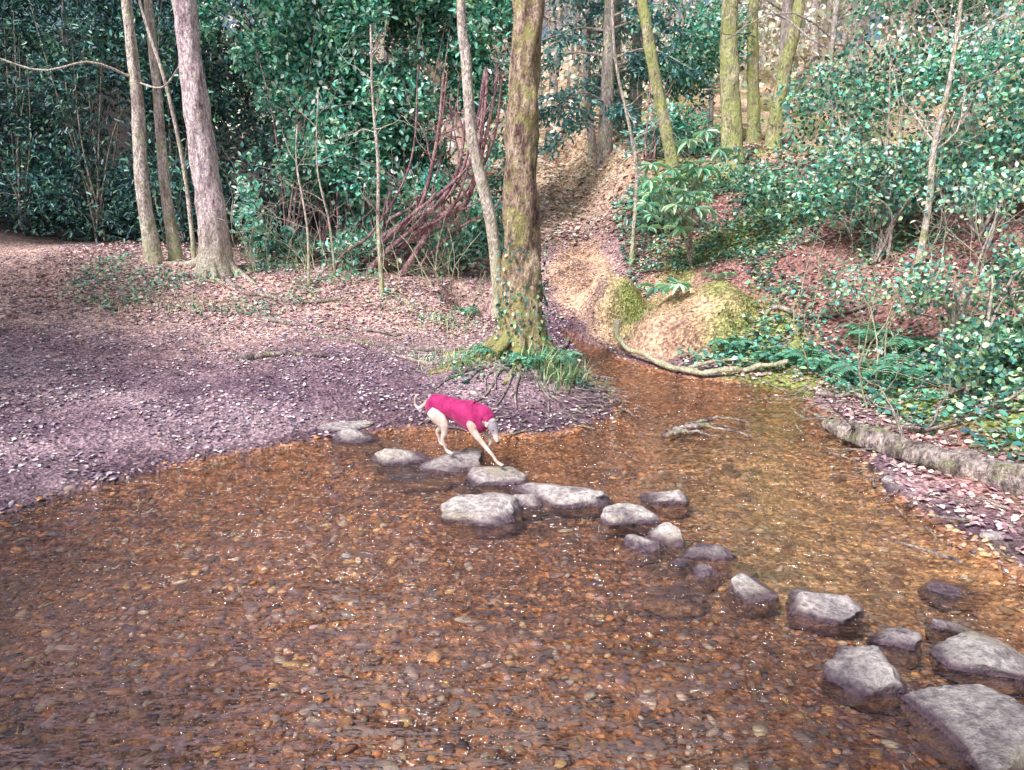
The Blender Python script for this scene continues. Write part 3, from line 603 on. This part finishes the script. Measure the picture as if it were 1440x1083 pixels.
# ------------------------------------------------------------ dog
dog=bpy.data.objects.new('dog',None);link(dog)
O=np.array([-.475,6.375]);fv=np.array([.874,-.486]);lv=np.array([.486,.874])
def W(a,b,z): q=O+fv*a+lv*b;return np.array([q[0],q[1],z])
def ringtube(sec,seg=20):
    C=np.array([W(s[0],s[1],s[2]) for s in sec]);T_=np.gradient(C,axis=0);T_/=np.linalg.norm(T_,axis=1,keepdims=True)
    th=np.linspace(0,2*np.pi,seg,endpoint=False);V=[]
    L3=np.array([lv[0],lv[1],0])
    for c,t,s in zip(C,T_,sec):
        A=L3-t*(L3@t)
        if np.linalg.norm(A)<.2: A=np.array([fv[0],fv[1],0]);A=A-t*(A@t)
        A/=np.linalg.norm(A);B=np.cross(t,A)
        V.append(c+np.outer(np.cos(th),A)*s[4]+np.outer(np.sin(th),B)*s[3])
    m=len(sec);V=np.concatenate(V);i=np.arange(m*seg).reshape(m,seg);j=np.roll(i,-1,1)
    F=np.stack([i[:-1],j[:-1],j[1:],i[1:]],-1).reshape(-1,4)
    V=np.vstack([V,C[0],C[-1]]);n=m*seg
    c0=np.stack([j[0],i[0],np.full(seg,n)],-1);c1=np.stack([i[-1],j[-1],np.full(seg,n+1)],-1)
    return V,F,np.concatenate([c0,c1])
dense=spline
trunk=[(-.31,0,.49,.035,.04),(-.27,0,.485,.075,.065),(-.2,0,.482,.092,.078),(-.1,0,.482,.074,.066),(0,0,.468,.080,.066),(.08,0,.447,.105,.078),(.16,0,.432,.122,.085),(.23,0,.432,.115,.078),(.28,0,.440,.08,.062),(.30,0,.445,.05,.045)]
neck=[(.22,0,.465,.070,.060),(.28,0,.470,.054,.046),(.335,-.01,.445,.044,.040),(.365,-.02,.41,.042,.038)]
head=[(.338,-.012,.432,.028,.028),(.353,-.015,.412,.044,.041),(.370,-.02,.382,.046,.043),(.388,-.025,.350,.038,.036),(.402,-.03,.320,.028,.027),(.414,-.035,.290,.023,.022),(.423,-.035,.268,.018,.018),(.427,-.035,.257,.010,.010)]
limbs=[
 [(-.21,-.050,.46,.085,.048),(-.15,-.065,.40,.075,.045),(-.085,-.075,.335,.046,.034),(-.08,-.08,.27,.028,.022),(-.10,-.082,.215,.019,.016),(-.08,-.082,.16,.014,.013),(-.06,-.082,.118,.014,.014),(-.03,-.082,.106,.014,.018),(-.008,-.082,.100,.009,.013)],
 [(-.23,.050,.46,.085,.048),(-.2,.058,.40,.07,.045),(-.165,.06,.34,.046,.034),(-.205,.06,.27,.028,.022),(-.25,.06,.215,.019,.016),(-.235,.06,.16,.014,.013),(-.22,.06,.118,.014,.014),(-.19,.06,.106,.014,.018),(-.168,.06,.100,.009,.013)],
 [(.17,-.05,.44,.075,.045),(.20,-.065,.38,.055,.038),(.215,-.075,.335,.038,.030),(.285,-.085,.27,.025,.021),(.36,-.095,.205,.018,.016),(.42,-.10,.155,.014,.014),(.455,-.105,.116,.014,.015),(.485,-.107,.102,.013,.018),(.507,-.107,.096,.009,.013)],
 [(.17,.05,.44,.075,.045),(.19,.058,.37,.052,.036),(.20,.06,.32,.036,.028),(.255,.06,.27,.023,.02),(.30,.06,.22,.018,.016),(.285,.06,.175,.014,.014),(.265,.06,.15,.014,.015),(.252,.06,.125,.012,.016),(.25,.06,.11,.008,.011)],
 [(-.27,0,.51,.026,.026),(-.33,0,.475,.02,.02),(-.375,0,.44,.016,.016),(-.415,0,.43,.014,.014),(-.44,0,.46,.012,.012),(-.44,0,.51,.010,.010),(-.415,0,.545,.008,.008),(-.39,0,.555,.004,.004)],
]
for (a,b,z) in [(-.008,-.082,.099),(-.168,.06,.099),(.507,-.107,.095)]:
    for q in (-.011,0,.011): limbs.append([(a-.015,b+q,z+.004,.008,.007),(a+.003,b+q*1.1,z+.001,.008,.007),(a+.013,b+q*1.15,z-.003,.004,.004)])
Vs=[];F4=[];F3=[];n=0
for sec,mm in [(trunk,30),(neck,14),(head,24)]+[(l,34) for l in limbs]:
    V,F,C=ringtube(dense(sec,mm));Vs.append(V);F4.append(F+n);F3.append(C+n);n+=len(V)
m,nt,o=newmat('dog_fur')
ge=N(nt,'ShaderNodeNewGeometry')
fur=ramp(nt,noi(nt,9,4),[(.35,(.52,.40,.34)),(.6,(.76,.67,.60))])
fur=mixc(nt,.35,fur,mixc(nt,1.0,fur,ramp(nt,noi(nt,120,4),[(.3,(.6,.6,.6)),(.7,(1.2,1.2,1.2))]),'MULTIPLY'))
hd=N(nt,'ShaderNodeVectorMath',operation='DISTANCE');nt.links.new(ge.outputs['Position'],hd.inputs[0]);hd.inputs[1].default_value=tuple(W(.366,-.05,.385))
fur=mixc(nt,mrange(nt,hd.outputs['Value'],.05,.085,1,0),fur,mixc(nt,noi(nt,40),(.22,.21,.25),(.45,.41,.44)))
princ(nt,o,fur,.8,bump(nt,noi(nt,150,3),.4,.004),.2)
body=mk('body',np.concatenate(Vs),[np.concatenate(F4),np.concatenate(F3)],m,None,dog,True)
r=body.modifiers.new('r','REMESH');r.mode='VOXEL';r.voxel_size=.0045;r.use_smooth_shade=True
s=body.modifiers.new('s','SMOOTH');s.iterations=4;s.factor=.5
m_ear,nt,o=newmat('ear_fur');princ(nt,o,ramp(nt,noi(nt,60),[(.3,(.40,.33,.32)),(.7,(.62,.54,.50))]),.8)
def ear(side):
    b=W(.340,-.012+side*.030,.428);f3=np.array([fv[0],fv[1],0]);l3=np.array([lv[0],lv[1],0])*side;u=np.array([0,0,1.])
    pts=[b+f3*.012,b-f3*.010+u*.006,b-f3*.022+l3*.014+u*.012,b-f3*.024+l3*.028,b-f3*.014+l3*.036-u*.026,b+f3*.0+l3*.034-u*.05,b+f3*.010+l3*.026-u*.034,b+f3*.016+l3*.014-u*.01]
    c=sum(pts)/len(pts)+l3*.008
    V=np.array(pts+[c]);k=len(pts);F=np.array([(i,(i+1)%k,k) for i in range(k)])
    e=mk('ear',V,F,m_ear,None,dog,True);q=e.modifiers.new('s','SOLIDIFY');q.thickness=.006;q=e.modifiers.new('b','SUBSURF');q.levels=q.render_levels=2
ear(1);ear(-1)
m_dk,nt,o=newmat('dog_eye_nose');princ(nt,o,ramp(nt,noi(nt,50),[(.3,(.01,.008,.01)),(.7,(.03,.02,.02))]),.2,None,.5)
for nm,p,rr in [('nose',W(.430,-.035,.259),.013),('eye',W(.393,.006,.364),.0075),('eye',W(.393,-.056,.364),.0075)]:
    mk(nm,R3[0]*rr+p,R3[1],m_dk,None,dog,True)
cs=dense([(-.290,0,.487,.058,.056),(-.25,0,.482,.094,.082),(-.16,0,.482,.102,.088),(-.08,0,.480,.096,.082),(0,0,.468,.098,.082),(.08,0,.449,.120,.091),(.16,0,.434,.136,.097),(.215,0,.437,.132,.094),(.255,0,.452,.112,.082),(.285,0,.462,.088,.068),(.310,-.002,.457,.068,.057),(.332,-.008,.445,.057,.050),(.346,-.012,.432,.051,.047)],60)
V,F,C=ringtube(cs,48);V=V[:-2]
Vr=V.reshape(60,48,3);ctr=Vr.mean(1,keepdims=True)
tt=np.linspace(0,1,60)[:,None];th=np.linspace(0,2*np.pi,48,endpoint=False)[None]
wr=1.01+.05*np.abs(np.sin(tt*30+1.5*np.sin(th*2)+vn(tt*8,th*2,3)))*(.5+.5*np.sin(tt*9+th*2))+.02*vn(tt*16,np.cos(th)*3,5)
Vr=ctr+(Vr-ctr)*wr[...,None]
m,nt,o=newmat('dog_coat_fleece')
c=ramp(nt,noi(nt,14,5),[(.3,(.26,.012,.09)),(.7,(.54,.04,.19))])
p=princ(nt,o,c,.85,bump(nt,noi(nt,180,3),.35,.003),.2);p.inputs['Sheen Weight'].default_value=.15
coat=mk('coat',Vr.reshape(-1,3),F,m,None,dog,True);q=coat.modifiers.new('s','SOLIDIFY');q.thickness=.006;q.offset=-1
# ------------------------------------------------------------ light / sky / camera
w=bpy.data.worlds.new('World');sc.world=w;w.use_nodes=True;nt=w.node_tree;bg=nt.nodes['Background']
sk=nt.nodes.new('ShaderNodeTexSky');sk.sky_type='NISHITA';sk.sun_disc=False
el,az=math.radians(50),math.radians(-138)
sk.sun_elevation=el;sk.sun_rotation=az;sk.air_density=1.0;sk.dust_density=6.0;sk.ozone_density=3.0
nt.links.new(sk.outputs[0],bg.inputs[0]);bg.inputs[1].default_value=.15
sd=Vector((math.sin(az)*math.cos(el),math.cos(az)*math.cos(el),math.sin(el)))
L=bpy.data.lights.new('sun','SUN');L.energy=4.6;L.angle=math.radians(12);L.color=(1,.95,.96)
so=bpy.data.objects.new('sun',L);link(so);so.rotation_euler=sd.to_track_quat('Z','Y').to_euler()
cam=bpy.data.cameras.new('camera');co=bpy.data.objects.new('camera',cam);link(co)
co.location=(0,0,2.4);co.rotation_euler=(math.radians(75),0,0);cam.sensor_width=36;cam.lens=27.2;cam.clip_end=1000
sc.camera=co
sc.view_settings.view_transform='Standard';sc.view_settings.look='None';sc.view_settings.exposure=0
